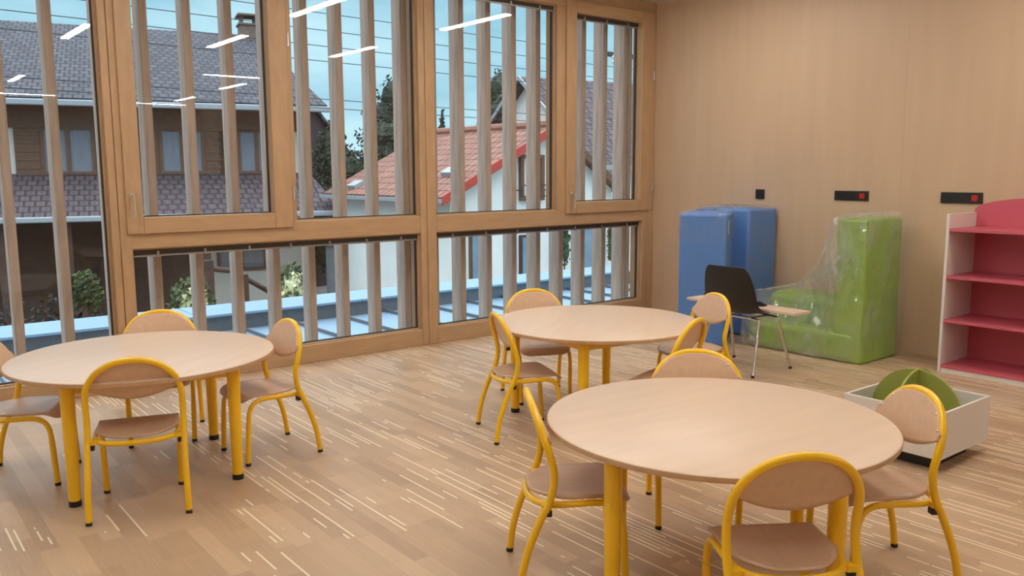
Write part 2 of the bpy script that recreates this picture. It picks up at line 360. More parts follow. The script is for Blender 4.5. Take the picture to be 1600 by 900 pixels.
# ceiling lamps: slim tubes of light in rows
def make_lamp():
    r = empty('ceiling_lamp')
    MB().box(-.05, .05, -.60, .60, 3.012, 3.06).build('housing', 'white', r, bevel=.004)
    MB().box(-.043, .043, -.59, .59, 3.0, 3.012).build('diffuser', 'lamp', r)
    for yy in (-.45, .45): MB().tube([(0, yy, 3.06), (0, yy, ZC)], .006, 8).build('hanger', 'steel', r)
    return r
lamp0 = make_lamp(); first = True
LAMPS = [(.65, 1.55, 0), (2.27, 1.42, 0), (3.86, 1.7, 0), (5.49, 1.8, 0), (.6, 4.35, 0), (2.2, 4.35, 0), (3.77, 4.34, 0), (5.45, 4.56, 0),
         (5.4, -1.9, 90), (3.1, -7.4, 90), (6.0, -8.4, 90), (2.54, -4.3, 0), (5.87, -3.5, 0), (6.04, -6.7, 0), (.0, -2.0, 90), (-2.2, 1.5, 0), (-2.2, 4.3, 0), (-1.0, -5.0, 0)]
seat_of = ['in the row nearer the viewer, first from the left', 'in the row nearer the viewer, second from the left', 'in the row nearer the viewer, third from the left', 'in the row nearer the viewer, next to the panelled wall',
           'in the window row, above the left round table', 'in the window row, above the tall opening sash', 'in the window row, above the middle round table', 'in the window row, closest to the room corner',
           'set crosswise, mirrored in front of the house chimney', 'set crosswise, mirrored low at the left picture edge', 'set crosswise, mirrored over the gutter by the tall post', 'pointing at the windows, mirrored at the left edge',
           'pointing at the windows, mirrored small under the chimney', 'pointing at the windows, the faintest mirrored short streak above the gutter', 'set crosswise behind the viewer', 'in the row nearer the viewer, beyond the left edge', 'in the window row, beyond the left edge', 'pointing at the windows, far behind the viewer on the left']
for i, (x, y, a) in enumerate(LAMPS):
    o = lamp0 if first else copy_tree(lamp0); first = False
    o.location = (x, y, 0); o.rotation_euler = (0, 0, math.radians(a))
    lab = 'slim linear ceiling lamp '+seat_of[i]
    tag(o, lab, 'ceiling lamp', 'linear ceiling lamps mirrored in the windows')

# ------------------------------------------------------------------ outside: timber fins
ORD = ['first', 'second', 'third', 'fourth', 'fifth', 'sixth', 'seventh', 'eighth', 'ninth', 'tenth', 'eleventh', 'twelfth', 'thirteenth', 'fourteenth', 'fifteenth', 'sixteenth', 'seventeenth', 'eighteenth', 'nineteenth', 'twentieth', 'twenty-first', 'twenty-second']
fin0 = MB().box(-.028, .028, 0, .15, -.29, 3.4).build('timber_slat', 'fin', bevel=.004)
for n, k in enumerate(range(-2, 19)):
    o = fin0 if n == 0 else fin0.copy()
    if n: sc.collection.objects.link(o)
    o.location = (1.2+.2950*k-.028, 6.25, 0)
    o.rotation_euler = (0, 0, math.radians(random.uniform(-2.5, 2.5)))
    tag(o, f'weathered upright timber slat outside the glass, {ORD[n]} from the left', 'timber slat', 'upright timber slats outside the windows')
for k in range(5):
    o = fin0.copy(); sc.collection.objects.link(o); o.location = (1.2-.295*(3+k)-.028, 6.25, 0)
    tag(o, f'weathered upright timber slat beyond the left picture edge, {ORD[k]} from that edge', 'timber slat', 'upright timber slats outside the windows')
o = fin0.copy(); sc.collection.objects.link(o); o.location = (3.888, 6.25, 0); o.rotation_euler = (0, 0, 0)
tag(o, 'extra timber slat paired tight against its neighbour, just left of the middle post', 'timber slat', 'upright timber slats outside the windows')
o = fin0.copy(); sc.collection.objects.link(o); o.location = (6.545, 6.25, 0); o.rotation_euler = (0, 0, 0)
tag(o, 'extra timber slat paired tight against the last slat by the room corner', 'timber slat', 'upright timber slats outside the windows')

# zinc roof below the windows
zr = MB().box(-5, 15, 6.12, 9.3, -.42, -.30)
zr = struct(zr.build('trim_10', 'zinc'), 'standing seam zinc roof just below the windows', 'metal roof')
for k in range(30): MB().box(-4.6+k*.62, -4.585+k*.62, 6.2, 9.27, -.30, -.262).build('standing_seam', 'zincdark', zr)  # ribs in darker zinc: each seam's shadow line is put into the colour
struct(MB().box(-5, 15, 9.28, 9.92, -.5, -.13).build('trim_11', 'zincdark'), 'dark parapet wall at the edge of the zinc roof', 'parapet')
cp = MB()
for k in range(10): cp.box(-5+k*2, -3.01+k*2, 9.24, 9.96, -.13, -.10)
struct(cp.build('trim_12', 'zinc', bevel=.004), 'pale sheet metal coping along the parapet', 'coping')
GZ = -3.2
struct(MB().box(-60, 90, 6.5, 150, GZ-.2, GZ).build('ground', 'soil'), 'garden and street ground outside', 'ground')
struct(MB().box(-5, 15, 6.1, 9.9, GZ, -.42).build('wall_below', 'render_w'), 'storey below the zinc roof', 'wall')

# ------------------------------------------------------------------ houses
def quad_uv(name, m, parent, quads, thick=.12):
    """roof slabs: each quad = 4 points, eave-left, eave-right, ridge-right, ridge-left; UV in metres"""
    me = bpy.data.meshes.new(name); vs = []; fs = []; uvs = []
    for q in quads:
        q = [Vector(p) for p in q]; u = (q[1]-q[0]).normalized(); n = u.cross(q[-1]-q[0]).normalized()
        if n.z < 0: n = -n
        v = n.cross(u); o = len(vs); k = len(q)
        top = list(q); bot = [p-n*thick for p in q]; vs += top+bot
        faces = [tuple(range(k))]+[tuple(range(2*k-1, k-1, -1))]+[(i, k+i, k+(i+1) % k, (i+1) % k) for i in range(k)]
        for f in faces:
            fs.append(tuple(i+o for i in f)); uvs += [((vs[o+i]-q[0]).dot(u), (vs[o+i]-q[0]).dot(v)) for i in f]
    me.from_pydata([tuple(v) for v in vs], [], fs)
    ul = me.uv_layers.new(name='UVMap')
    for i, uv in enumerate(uvs): ul.data[i].uv = uv
    me.materials.append(M[m]); ob = bpy.data.objects.new(name, me); sc.collection.objects.link(ob)
    if parent: ob.parent = parent
    return ob

# big two storey house on the left, seen through the slats
h1 = empty('house', (11.12, 22.6, 0), math.atan2(-.243, .97)); tag(h1, 'large house with grey tiled roof and brown shutters behind the left windows', 'house')
EZ, RZ = 3.34, 6.2
MB().box(-22, -.5, .8, 13, GZ, EZ-.1).build('wall', 'render_w', h1)
quad_uv('roof', 'tile_grey', h1, [[(-23, 0, EZ), (.14, 0, EZ), (-.8, 6.9, RZ), (-23, 6.9, RZ)], [(.14, 0, EZ), (.14, 13.8, EZ), (-.8, 6.9, RZ)], [(.14, 13.8, EZ), (-23, 13.8, EZ), (-23, 6.9, RZ), (-.8, 6.9, RZ)]], .14)
MB().box(-23, .1, .12, .8, EZ-.16, EZ-.10).build('soffit', 'brown', h1)
MB().box(-23, .2, -.12, .0, EZ-.2, EZ-.04).build('gutter', 'gutter', h1, bevel=.03)
MB().box(-22, -.5, .72, .82, 2.62, 3.2).build('lintel_band', 'brown', h1)
MB().tube([(-.45, .7, EZ-.1), (-.45, .7, GZ)], .06, 10).build('downpipe', 'gutter', h1)
def h_window(par, x, z0, z1, w, shut=True, y=.8):
    f = MB()
    for a, b, c, d in ((x-w/2-.08, x-w/2, z0-.08, z1+.08), (x+w/2, x+w/2+.08, z0-.08, z1+.08), (x-w/2, x+w/2, z0-.08, z0), (x-w/2, x+w/2, z1, z1+.08), (x-.05, x+.05, z0, z1)):
        f.box(a, b, y-.08, y, c, d)
    fr = f.build('window', 'brown', par)
    MB().box(x-w/2, x+w/2, y-.04, y-.01, z0, z1).build('pane', 'curtain', fr)
    if shut:
        for sx in (-1, 1):
            sh = MB(); a = x+sx*(w/2+.08); b = a+sx*(w/2+.05); sh.box(min(a, b), max(a, b), y-.05, y, z0-.08, z1+.05)
            for k in range(5):
                zz = z0+(z1-z0)*(k+.3)/5; sh.box(min(a, b)+.04, max(a, b)-.04, y-.065, y-.05, zz, zz+.1)
            sh.build('shutter', 'brown', par)
for x, w in ((-6.55, 1.1), (-3.75, 1.0), (-1.75, .9), (-10.2, 1.1)): h_window(h1, x, 1.5, 2.58, w)
quad_uv('pent_roof', 'tile_lilac', h1, [[(-23, -1.5, .44), (.2, -1.5, .38), (-.3, .8, 1.44), (-23, .8, 1.44)]], .12)
MB().box(-23, .2, -1.62, -1.5, .28, .42).build('pent_gutter', 'gutter', h1, bevel=.03)
MB().box(-16, -3.7, .55, .82, GZ, .9).build('timber_porch', 'darkwood', h1)
for x in (-8.0, -6.6, -5.3, -3.4): MB().box(x-.09, x+.09, -1.3, -1.1, GZ, .42).build('porch_post', 'darkwood', h1)
h_window(h1, -2.3, -1.28, -.55, 1.2, False)
ch = MB().box(-1.35, -.75, 6.3, 7.0, RZ-.5, RZ+.25); ch.box(-1.4, -.7, 6.25, 7.05, RZ+.25, RZ+.31)
for a in (-1.3, -.86): ch.box(a, a+.07, 6.35, 6.95, RZ+.31, RZ+.55)
ch.box(-1.42, -.68, 6.2, 7.1, RZ+.55, RZ+.61)
ch.build('chimney', 'brickred', h1)

# small white house with red tiles and a gable towards us
h2 = empty('house', (0, 0, 0)); tag(h2, 'low white house with red tiled roof and red bargeboard, gable facing the windows', 'house')
AX, AZ, LX, LZ, RX, RZ2, Y0, Y1 = 13.9, 2.56, 10.55, .88, 16.3, .98, 15.7, 21.6
MB().prism([(10.95, 16, GZ), (16.1, 16, GZ), (16.1, 16, 1.0), (AX, 16, AZ-.12), (10.95, 16, 1.0)], (0, 5.4, 0)).build('wall', 'render', h2)
quad_uv('roof', 'tile_red', h2, [[(LX, Y1, LZ), (LX, Y0, LZ), (AX, Y0, AZ), (AX, Y1, AZ)], [(RX, Y0, RZ2), (RX, Y1, RZ2), (AX, Y1, AZ), (AX, Y0, AZ)]], .1)
b = MB(); b.prism([(LX-.02, Y0-.03, LZ-.18), (LX-.02, Y0-.03, LZ+.03), (AX, Y0-.03, AZ+.05), (AX, Y0-.03, AZ-.17)], (0, .05, 0)); b.build('bargeboard', 'redboard', h2)
b = MB(); b.prism([(RX+.02, Y0-.03, RZ2-.18), (RX+.02, Y0-.03, RZ2+.03), (AX, Y0-.03, AZ+.05), (AX, Y0-.03, AZ-.17)], (0, .05, 0)); b.build('bargeboard', 'brown', h2)
MB().tube([(AX, Y0-.05, AZ+.03), (AX, Y1, AZ+.03)], .11, 8).build('ridge_tiles', 'ridge', h2)
MB().box(LX-.1, LX+.02, Y0, Y1, LZ-.12, LZ-.03).build('gutter', 'gutter', h2)
w = MB()
for a, b_, c, d in ((12.95, 13.05, .75, 1.85), (13.6, 13.7, .75, 1.85), (13.05, 13.6, 1.77, 1.85), (13.05, 13.6, .75, .83)): w.box(a, b_, 15.9, 16, c, d)
w = w.build('window', 'brown', h2); MB().box(13.05, 13.6, 15.95, 15.99, .83, 1.77).build('pane', 'render_w', w)
rl = MB()
for z in (.86, 1.12): rl.tube([(12.85, 15.75, z), (13.8, 15.75, z)], .015, 6)
for x in (12.85, 13.8): rl.tube([(x, 15.75, .86), (x, 15.75, 1.12)], .015, 6); rl.tube([(x, 15.75, 1.0), (x, 16, 1.0)], .015, 6)
rl.build('window_rail', 'wire', h2)
w = MB().box(12.95, 13.3, 15.92, 16, -1.15, -.08).build('window', 'darkwood', h2); MB().box(13.0, 13.25, 15.9, 15.93, -1.1, -.14).build('pane', 'winpane', w)
w = MB().box(11.45, 11.85, 15.93, 16, -1.1, .05).build('window', 'brown', h2); MB().box(11.5, 11.8, 15.9, 15.94, -1.05, 0).build('pane', 'winpane', w)
w = MB().box(14.9, 15.5, 15.92, 16, -1.1, .1).build('window', 'brown', h2); MB().box(14.95, 15.45, 15.9, 15.93, -1.05, .05).build('pane', 'winpane', w)
sl = Vector((AX-LX, 0, AZ-LZ)).normalized(); nn = Vector((-sl.z, 0, sl.x))
for t_, yy in ((.32, 16.9), (.12, 20.4), (.42, 18.6)):
    c = Vector((LX+(AX-LX)*t_, yy, LZ+(AZ-LZ)*t_)); mx = Matrix(((sl.x, 0, nn.x, c.x), (0, 1, 0, c.y), (sl.z, 0, nn.z, c.z), (0, 0, 0, 1)))
    MB().box(-.16, .16, -.22, .22, -.02, .1, mx).build('skylight', 'gutter', h2)

# tall white gabled house further right
h3 = empty('house', (15.2, 18.6, 0), math.atan2(-.15, .99)); h3.location = (16.4, 20.1, 0); tag(h3, 'tall white gabled house with brown-red tiles behind the low house', 'house')
ap, ev = 4.25, 1.72
MB().prism([(.25, -3.6, GZ), (.25, 3.6, GZ), (.25, 3.6, ev+.05), (.25, 0, ap-.12), (.25, -3.6, ev+.05)], (9, 0, 0)).build('wall', 'render', h3)
quad_uv('roof', 'tile_lilac', h3, [[(-.1, -3.9, ev-.1), (9.6, -3.9, ev-.1), (9.6, 0, ap), (-.1, 0, ap)], [(9.6, 3.9, ev-.1), (-.1, 3.9, ev-.1), (-.1, 0, ap), (9.6, 0, ap)]], .12)
for s in (-1, 1):
    b = MB(); b.prism([(-.14, s*3.92, ev-.22), (-.14, s*3.92, ev-.08), (-.14, 0, ap+.04), (-.14, 0, ap-.10)], (.05, 0, 0)); b.build('bargeboard', 'gutter', h3)
MB().box(-.1, 9.6, -4.02, -3.9, ev-.24, ev-.1).build('gutter', 'gutter', h3)

h4 = empty('house', (15.3, 32, 0)); tag(h4, 'small distant house with a steep dark gable beside the grey roof', 'house')
MB().prism([(-1.5, 0, GZ), (1.5, 0, GZ), (1.5, 0, 2.3), (0, 0, 4.0), (-1.5, 0, 2.3)], (0, 4, 0)).build('wall', 'tile_lilac', h4)
quad_uv('roof', 'tile_grey', h4, [[(-1.7, 4.2, 2.1), (-1.7, -.2, 2.1), (0, -.2, 4.15), (0, 4.2, 4.15)], [(1.7, -.2, 2.1), (1.7, 4.2, 2.1), (0, 4.2, 4.15), (0, -.2, 4.15)]], .1)

# trees, shrubs
def foliage(name, m, parent, blobs, n, size, seed):
    rnd = random.Random(seed); g = MB()
    for _ in range(n):
        c, r = rnd.choices(blobs, weights=[b[1][0]**2 for b in blobs])[0]
        d = Vector((rnd.gauss(0, 1), rnd.gauss(0, 1), rnd.gauss(0, 1))).normalized()*(rnd.uniform(.6, 1.05))
        p = Vector((c[0]+d.x*r[0], c[1]+d.y*r[1], c[2]+d.z*r[2]))
        a = Vector((rnd.gauss(0, 1), rnd.gauss(0, 1), rnd.gauss(0, 1))).normalized(); b = a.orthogonal().normalized(); c2 = a.cross(b)
        s = size*rnd.uniform(.6, 1.3)
        g.add([p-b*s, p-c2*s*.5, p+b*s, p+c2*s*.5], [(0, 1, 2, 3)])
    for (c, r_) in blobs:      # the dense inside of the crown
        nn = 10; vs = []; fs = []
        for i in range(7):
            th = PI*i/6
            for k in range(nn):
                j = rnd.uniform(.62, .8); vs.append((c[0]+r_[0]*j*math.sin(th)*math.cos(2*PI*k/nn), c[1]+r_[1]*j*math.sin(th)*math.sin(2*PI*k/nn), c[2]+r_[2]*j*math.cos(th)))
        for i in range(6):
            for k in range(nn): fs.append((i*nn+k, (i+1)*nn+k, (i+1)*nn+(k+1) % nn, i*nn+(k+1) % nn))
        g.add(vs, fs)
    return g.build(name, m, parent, recalc=False)
def tree(x, y, h, w, label, seed, m='leaf', cone=False):
    t = empty('tree', (x, y, 0)); tag(t, label, 'tree', 'trees behind the houses')
    MB().tube([(0, 0, GZ), (.1, 0, h-1.5)], [.22, .08], 8).build('trunk', 'darkwood', t)
    rnd = random.Random(seed); bl = []
    top = h
    for i in range(9):
        f = i/8; z = GZ+1.8+(top-GZ-2.3)*f
        ww = w*(1-f*.85 if cone else math.sin(PI*(.25+.62*f))) 
        bl.append(((rnd.uniform(-.25, .25)*ww, rnd.uniform(-.3, .3)*ww, z), (ww*.8, ww*.8, .8)))
    foliage('crown', m, t, bl, 9000, .085, seed)
tree(14.0, 27.5, 2.9, 1.7, 'dark tree between the grey roofed house and the low white house', 1)
tree(15.9, 27.0, 4.6, 1.9, 'taller dark tree behind the back of the red roof', 2)
tree(20.6, 26.5, 5.1, 1.9, 'dark tree left of the tall white gable', 3)
tree(18.3, 27.2, 3.7, .8, 'small pointed conifer above the red roof', 4, cone=True)

def shrub(x, y, z, w, h, label, seed, m='leaf_b', flowers=0):
    t = empty('shrub', (x, y, 0)); tag(t, label, 'shrub')
    MB().tube([(0, 0, GZ), (0, 0, z-h*.3)], .05, 6).build('stem', 'darkwood', t)
    foliage('foliage', m, t, [((0, 0, z-h*.4), (w, w*.7, h*.55)), ((w*.5, 0, z-h*.8), (w*.8, w*.6, h*.5)), ((-w*.5, .1, z-h*.7), (w*.7, w*.6, h*.5))], 1800, .055, seed)
    if flowers: foliage('flowers', 'flower', t, [((0, -w*.2, z-h*.4), (w, w*.7, h*.55))], flowers, .06, seed+50)
shrub(4.45, 14.0, -.35, .34, .8, 'flowering shrub with pale blooms beyond the parapet under the left sash', 11, flowers=70)
shrub(6.45, 14.6, -.35, .36, .9, 'green shrub with a few pale flowers right of the timber stair rail', 12, flowers=14)
shrub(2.9, 14.2, -.1, .2, .42, 'bright green shrub in front of the dark porch, left window', 13)
hd = MB(); 
hg = empty('hedge', (0, 0, 0)); tag(hg, 'dark clipped hedge beyond the parapet at the far left', 'hedge')
foliage('foliage', 'leaf_h', hg, [((-1.2+.5*k, 16.4, -2.0), (.5, .5, 1.3)) for k in range(10)], 9000, .05, 21)
cl = empty('climbing_plant'); tag(cl, 'climbing plant on the white wall right of the low house window', 'plant')
MB().tube([(14.2, 15.85, GZ), (14.35, 15.85, -.2)], .02, 6).build('stem', 'darkwood', cl)
foliage('leaves', 'leaf_b', cl, [((14.3, 15.8, -.6+.35*k), (.14, .1, .3)) for k in range(3)]+[((15.9, 15.8, -.7+.3*k), (.1, .1, .25)) for k in range(3)], 420, .05, 31)
# timber stair rail in the garden
st = empty('stair_rail'); tag(st, 'brown timber stair handrail going down beyond the parapet', 'handrail')
MB().tube([(4.95, 15, -.2), (5.5, 15, -.3), (6.9, 15, -1.2)], .05, 8).build('rail', 'darkwood', st)
for k in range(3): MB().box(5.0+.62*k, 5.16+.62*k, 14.95, 15.05, GZ, -.08-.3*k).build('post', 'darkwood', st)
pp = MB().tube([(7.04, 14.1, GZ), (7.04, 14.1, .15)], .12, 14).tube([(7.04, 14.1, .15), (7.04, 14.1, .28)], [.2, .1], 14).build('flue_pipe', 'zincdark'); tag(pp, 'thick dark pipe standing beyond the zinc roof', 'pipe')

# power lines
for i, (z, yy, sag) in enumerate(((3.72, 12, .05), (3.47, 12, .05), (3.24, 12, .05), (3.02, 12, .04), (2.46, 12, -.1), (2.33, 12, -.08))):
    pts = [Vector((-20+i_*4, yy, z+.0*i_+.05-(i_*4-20-8)*.016)) for i_ in range(17)]
    o = MB().tube(pts, .006, 5, smooth=2).build('power_line', 'wire'); tag(o, f'thin power line crossing the sky, {ORD[i]} of the parallel wires', 'power line', 'power lines across the sky')
pole = empty('utility_pole', (12.95, 12.6, 0)); tag(pole, 'utility pole with a cross arm behind the slats near the corner', 'utility pole')
MB().tube([(0, 0, GZ), (0, 0, 4.3)], .09, 10).build('pole', 'darkwood', pole)
MB().box(-.6, .9, -.06, .06, 3.76, 3.84).build('crossarm', 'wire', pole)
for x in (-.3, .5): MB().lathe([(.03, 3.6), (.07, 3.64), (.04, 3.7), (.07, 3.74), (.03, 3.78)], (x, -.08), 10).build('insulator', 'render', pole)

# ------------------------------------------------------------------ wall sockets
def socket(y0, y1, z0, z1, label, red=None):
    r = empty('wall_socket', (WX, (y0+y1)/2, (z0+z1)/2)); tag(r, label, 'wall socket'); w = (y1-y0)/2; h = (z1-z0)/2
    MB().box(-.012, 0, -w, w, -h, h).build('cover_plate', 'black', r, bevel=.003)
    n = 1 if w < .08 else 3
    for k in range(n):
        yy = 0 if n == 1 else (1-k)*w*.64
        m = 'red' if (red and k == 2) else 'black'
        g = MB(); g.tube([(-.0125, yy, 0), (-.010, yy, 0)], .021, 20); g.box(-.0145, -.012, yy-.022, yy+.022, -.022, -.019); g.box(-.0145, -.012, yy-.022, yy+.022, .019, .022)
        g.box(-.0145, -.012, yy-.022, yy-.019, -.022, .022); g.box(-.0145, -.012, yy+.019, yy+.022, -.022, .022)
        o = g.build('outlet', m, r)
        if m == 'red': o['label'] = 'red outlet'
socket(4.613, 4.705, 1.192, 1.278, 'small single black wall socket, the one nearest the windows')
socket(3.62, 3.92, 1.198, 1.277, 'long black socket strip with a red outlet above the green seat', True)
socket(2.737, 3.04, 1.197, 1.279, 'long black socket strip with a red outlet above the pink bookshelf', True)

# ------------------------------------------------------------------ furniture: round tables
def make_table():
    r = empty('round_table'); ht = .58
    MB().lathe([(.592, ht-.022), (.599, ht-.020), (.60, ht-.016), (.60, ht-.004), (.597, ht-.001), (.594, ht)], n=96).build('tabletop', 'top', r, smooth=True)
    MB().lathe([(.6008, ht-.019), (.6013, ht-.017), (.6013, ht-.004), (.6008, ht-.0025)], n=96).build('edge_band', 'plyedge', r, smooth=True)
    for k in range(4):
        a = PI/2*k; c, s = math.cos(a)*.49, math.sin(a)*.49
        g = MB().tube([(c, s, .025), (c, s, ht-.024)], [.025, .031], 24).build('leg', 'yellow', r, smooth=True)
        MB().tube([(c, s, 0), (c, s, .012), (c, s, .026)], .0265, 20).build('foot', 'black', g, smooth=True)
    cr_ = MB()
    for k in range(4):
        a, b = PI/2*k, PI/2*(k+1); p, q = Vector((math.cos(a)*.485, math.sin(a)*.485, 0)), Vector((math.cos(b)*.485, math.sin(b)*.485, 0))
        d = (q-p).normalized(); n = Vector((-d.y, d.x, 0))
        mx = Matrix(((d.x, n.x, 0, p.x), (d.y, n.y, 0, p.y), (0, 0, 1, 0), (0, 0, 0, 1)))
        cr_.box(.02, (q-p).length-.02, -.012, .012, ht-.078, ht-.0225, mx)
    cr_.build('apron', 'yellow', r, bevel=.002)
    return r
tb = make_table(); TABLES = [(1.118, 4.264, -145.3+180, 'round beech table on yellow legs at the left, closest to the tall floor-length window pane'),
    (2.378, 1.827, -3, 'round beech table on yellow legs in the foreground, largest in view'),
    (3.432, 3.52, 38, 'round beech table on yellow legs in the middle, behind the foreground table')]
for i, (x, y, a, lab) in enumerate(TABLES):
    o = tb if i == 0 else copy_tree(tb)
    o.location = (x, y, 0); o.rotation_euler = (0, 0, math.radians(a)); tag(o, lab, 'table', 'round classroom tables')

# ------------------------------------------------------------------ furniture: small stacking chairs
TR = .0133
def rear_y(z):       # side profile of the back tube above the joint
    P = [(.30, -.132), (.36, -.108), (.42, -.097), (.46, -.099), (.52, -.116), (.60, -.143), (.70, -.178)]
    for (a, b), (c, d) in zip(P[:-1], P[1:]):
        if z <= c: t = max(0, (z-a)/(c-a)); return b+(d-b)*t
    return P[-1][1]
def make_chair():
    r = empty('school_chair'); W = .19
    # back tube: an arch, straight down its sides to the joint at seat height
    side = [(z, rear_y(z)) for z in (.315, .345, .375, .405, .435, .465)]
    L_ = [Vector((-W, y, z)) for z, y in side]
    arc = []
    for k in range(0, 19):
        a = PI-PI*k/18; x = W*math.copysign(abs(math.cos(a))**.92, math.cos(a)); z = .488+.186*math.sin(a)**.9 if 0 < k < 18 else .488
        arc.append(Vector((x, rear_y(z), z)))
    R_ = [Vector((W, y, z)) for z, y in reversed(side)]
    MB().tube(L_+arc+R_, TR, 14, smooth=2).build('back_frame', 'yellow', r, smooth=True)
    for s in (-1, 1):
        lp = [Vector((s*W, -.127, .32)), Vector((s*W, -.149, .27)), Vector((s*(W+.001), -.181, .19)), Vector((s*(W+.003), -.205, .10)), Vector((s*(W+.004), -.217, .012))]
        g = MB().tube(lp, TR, 14, smooth=4).build('leg', 'yellow', r, smooth=True)
        MB().tube([(s*(W+.004), -.2195, 0), (s*(W+.004), -.216, .016)], .0136, 12).build('foot_cap', 'black', g, smooth=True)
        fp = [Vector((s*.158, .157, .012)), Vector((s*.160, .152, .12)), Vector((s*.162, .147, .22))]
        g = MB().tube(fp, TR, 14, smooth=4).build('leg', 'yellow', r, smooth=True)
        MB().tube([(s*.158, .1573, 0), (s*.158, .157, .016)], .0136, 12).build('foot_cap', 'black', g, smooth=True)
    # seat frame: up from the front legs, back along the sides, around the rear of the seat
    half = [(.162, .147, .22), (.1625, .142, .265), (.163, .126, .302), (.164, .096, .322), (.165, .055, .328), (.166, -.02, .327), (.164, -.075, .325), (.150, -.118, .324), (.115, -.152, .323), (.06, -.170, .322), (0, -.176, .322)]
    pts = [Vector((-x, y, z)) for x, y, z in half]+[Vector((x, y, z)) for x, y, z in reversed(half[:-1])]
    sf = MB().tube(pts, .0118, 12, smooth=4)
    for s in (-1, 1): sf.box(min(s*.152, s*.190), max(s*.152, s*.190), -.138, -.106, .316, .334)
    sf.build('seat_frame', 'yellow', r, smooth=True)
    for s in (-1, 1): MB().box(min(s*.163, s*.190), max(s*.163, s*.190), -.138, -.104, .292, .315).build('stopper', 'black', r, bevel=.003)
    # seat: moulded plywood with rounded back corners and a rolled front edge
    G = []; NU, NV = 36, 16
    for i in range(NU+1):
        t = i/NU; y = -.172+.352*t
        if t < .42: q = t/.42; hw = .055+.110*math.sin(q*PI/2)**.75
        elif t > .86: q = (t-.86)/.14; hw = .112+.053*math.sqrt(max(0, 1-q*q))
        else: hw = .165
        if i == 0: hw = .05
        row = []
        for j in range(NV+1):
            u = j/NV*2-1; x = u*hw
            z = .3475-.008*(1-abs(u)**2)*math.sin(PI*min(t*1.15, 1))
            if t > .82: z -= .034*((t-.82)/.18)**2
            row.append((x, y+(.004*u*u if t > .8 else 0)*-1, z))
        G.append(row)
    seat = MB().grid(G).build('seat', 'seatply', r, smooth=True, solid=.010)
    for x, y in ((-.135, -.055), (.135, -.055), (-.135, .09), (.135, .09)):
        MB().lathe([(.006, 0), (.005, .0018), (.002, .0028)], (x, y), 10).build('rivet', 'steel', seat).location = (0, 0, .3495)
    # backrest: curved plywood filling the arch, sagging lower edge
    G = []; NU, NV = 20, 10
    for i in range(NU+1):
        u = i/NU*2-1; x = u*.187
        top = .488+.188*max(0, 1-abs(u)**2.17)**.45+.004 if abs(u) < 1 else .57
        top = max(top, .562)
        low = .495+.056*abs(u)**1.9
        col = []
        for j in range(NV+1):
            z = low+(top-low)*j/NV
            col.append((x, rear_y(z)+.0165-.010*(1-u*u), z))
        G.append(col)
    back = MB().grid(G).build('backrest', 'beech', r, smooth=True, solid=.008)
    for x, z in ((-.13, .625), (.13, .625), (-.170, .578), (.170, .578)):
        y = rear_y(z)+.0165-.010*(1-(x/.187)**2)+.0035
        g = MB().tube([(x, y, z), (x, y+.003, z+.0005)], [.006, .003], 10).build('rivet', 'steel', back)
    return r
ch0 = make_chair()
CH = [(.963, 3.858, -.319, 'small yellow-framed school chair seen from behind, at the front of the left table'),
 (1.326, 4.766, 2.809, 'small yellow-framed school chair between the left table and the window'),
 (1.654, 4.160, 1.595, 'small yellow-framed school chair on the right side of the left table'),
 (.64, 4.522, -2.048, 'small yellow-framed school chair cut off by the left edge of the picture'),
 (2.935, 3.58, -1.949, 'small yellow-framed school chair on the left side of the middle table'),
 (3.466, 4.076, 2.703, 'small yellow-framed school chair at the window side of the middle table'),
 (3.427, 2.971, .3, 'small yellow-framed school chair at the right front of the middle table, backrest seen almost edge-on'),
 (4.138, 3.377, 1.273, 'small yellow-framed school chair right of the middle table, before the black shell chair'),
 (2.737, 2.198, 2.316, 'small yellow-framed school chair on the far side of the foreground table'),
 (1.992, 2.149, -2.16, 'small yellow-framed school chair at the left side of the foreground table'),
 (2.104, 1.386, -.582, 'small yellow-framed school chair nearest the viewer, back turned, before the foreground table'),
 (2.813, 1.47, 1.022, 'small yellow-framed school chair on the right of the foreground table, beside the white bin')]
for i, (x, y, a, lab) in enumerate(CH):
    o = ch0 if i == 0 else copy_tree(ch0)
    # the fitted heading a turns the chair's front (+Y) counter-clockwise
    o.location = (x, y, 0); o.rotation_euler = (0, 0, a); tag(o, lab, 'chair', 'yellow tube school chairs with beech seats')

# ------------------------------------------------------------------ black shell chair and the board across it
bc = empty('shell_chair', (5.17, 3.755, 0), -PI/2); tag(bc, 'black plastic shell chair on chrome legs, facing the panelled wall', 'chair')
prof = [(.235, .425), (.20, .437), (.12, .432), (.02, .420), (-.08, .418), (-.15, .432), (-.195, .475), (-.215, .54), (-.228, .62), (-.238, .70), (-.245, .755), (-.247, .775)]
wid = [.215, .225, .235, .24, .24, .238, .235, .23, .222, .205, .18, .15]
cup = [.005, .012, .02, .028, .034, .04, .05, .05, .04, .03, .02, .015]
G = []
for (y, z), w_, c in zip(prof, wid, cup):
    row = []; back = z > .5
    for j in range(17):
        u = j/8-1
        lift = c*abs(u)**2.5
        row.append((u*w_, y+(lift if back else lift*.3), z+(0 if back else lift)))
    G.append(row)
MB().grid(G).build('shell', 'shell', bc, smooth=True, solid=.006, sub=1)
for sx in (-1, 1):
    for (ty, fy) in ((.11, .235), (-.10, -.22)):
        MB().tube([(sx*.13, ty, .395), (sx*.19, ty*1.02, .388), (sx*.208, ty*1.1, .36), (sx*.25, fy, .012)], .010, 12, smooth=3).build('leg', 'chrome', bc, smooth=True)
fr = MB()
for sx in (-1, 1): fr.tube([(sx*.13, .12, .395), (sx*.13, -.11, .395)], .010, 10)
for yy in (.11, -.10): fr.tube([(-.14, yy, .397), (.14, yy, .397)], .010, 10)
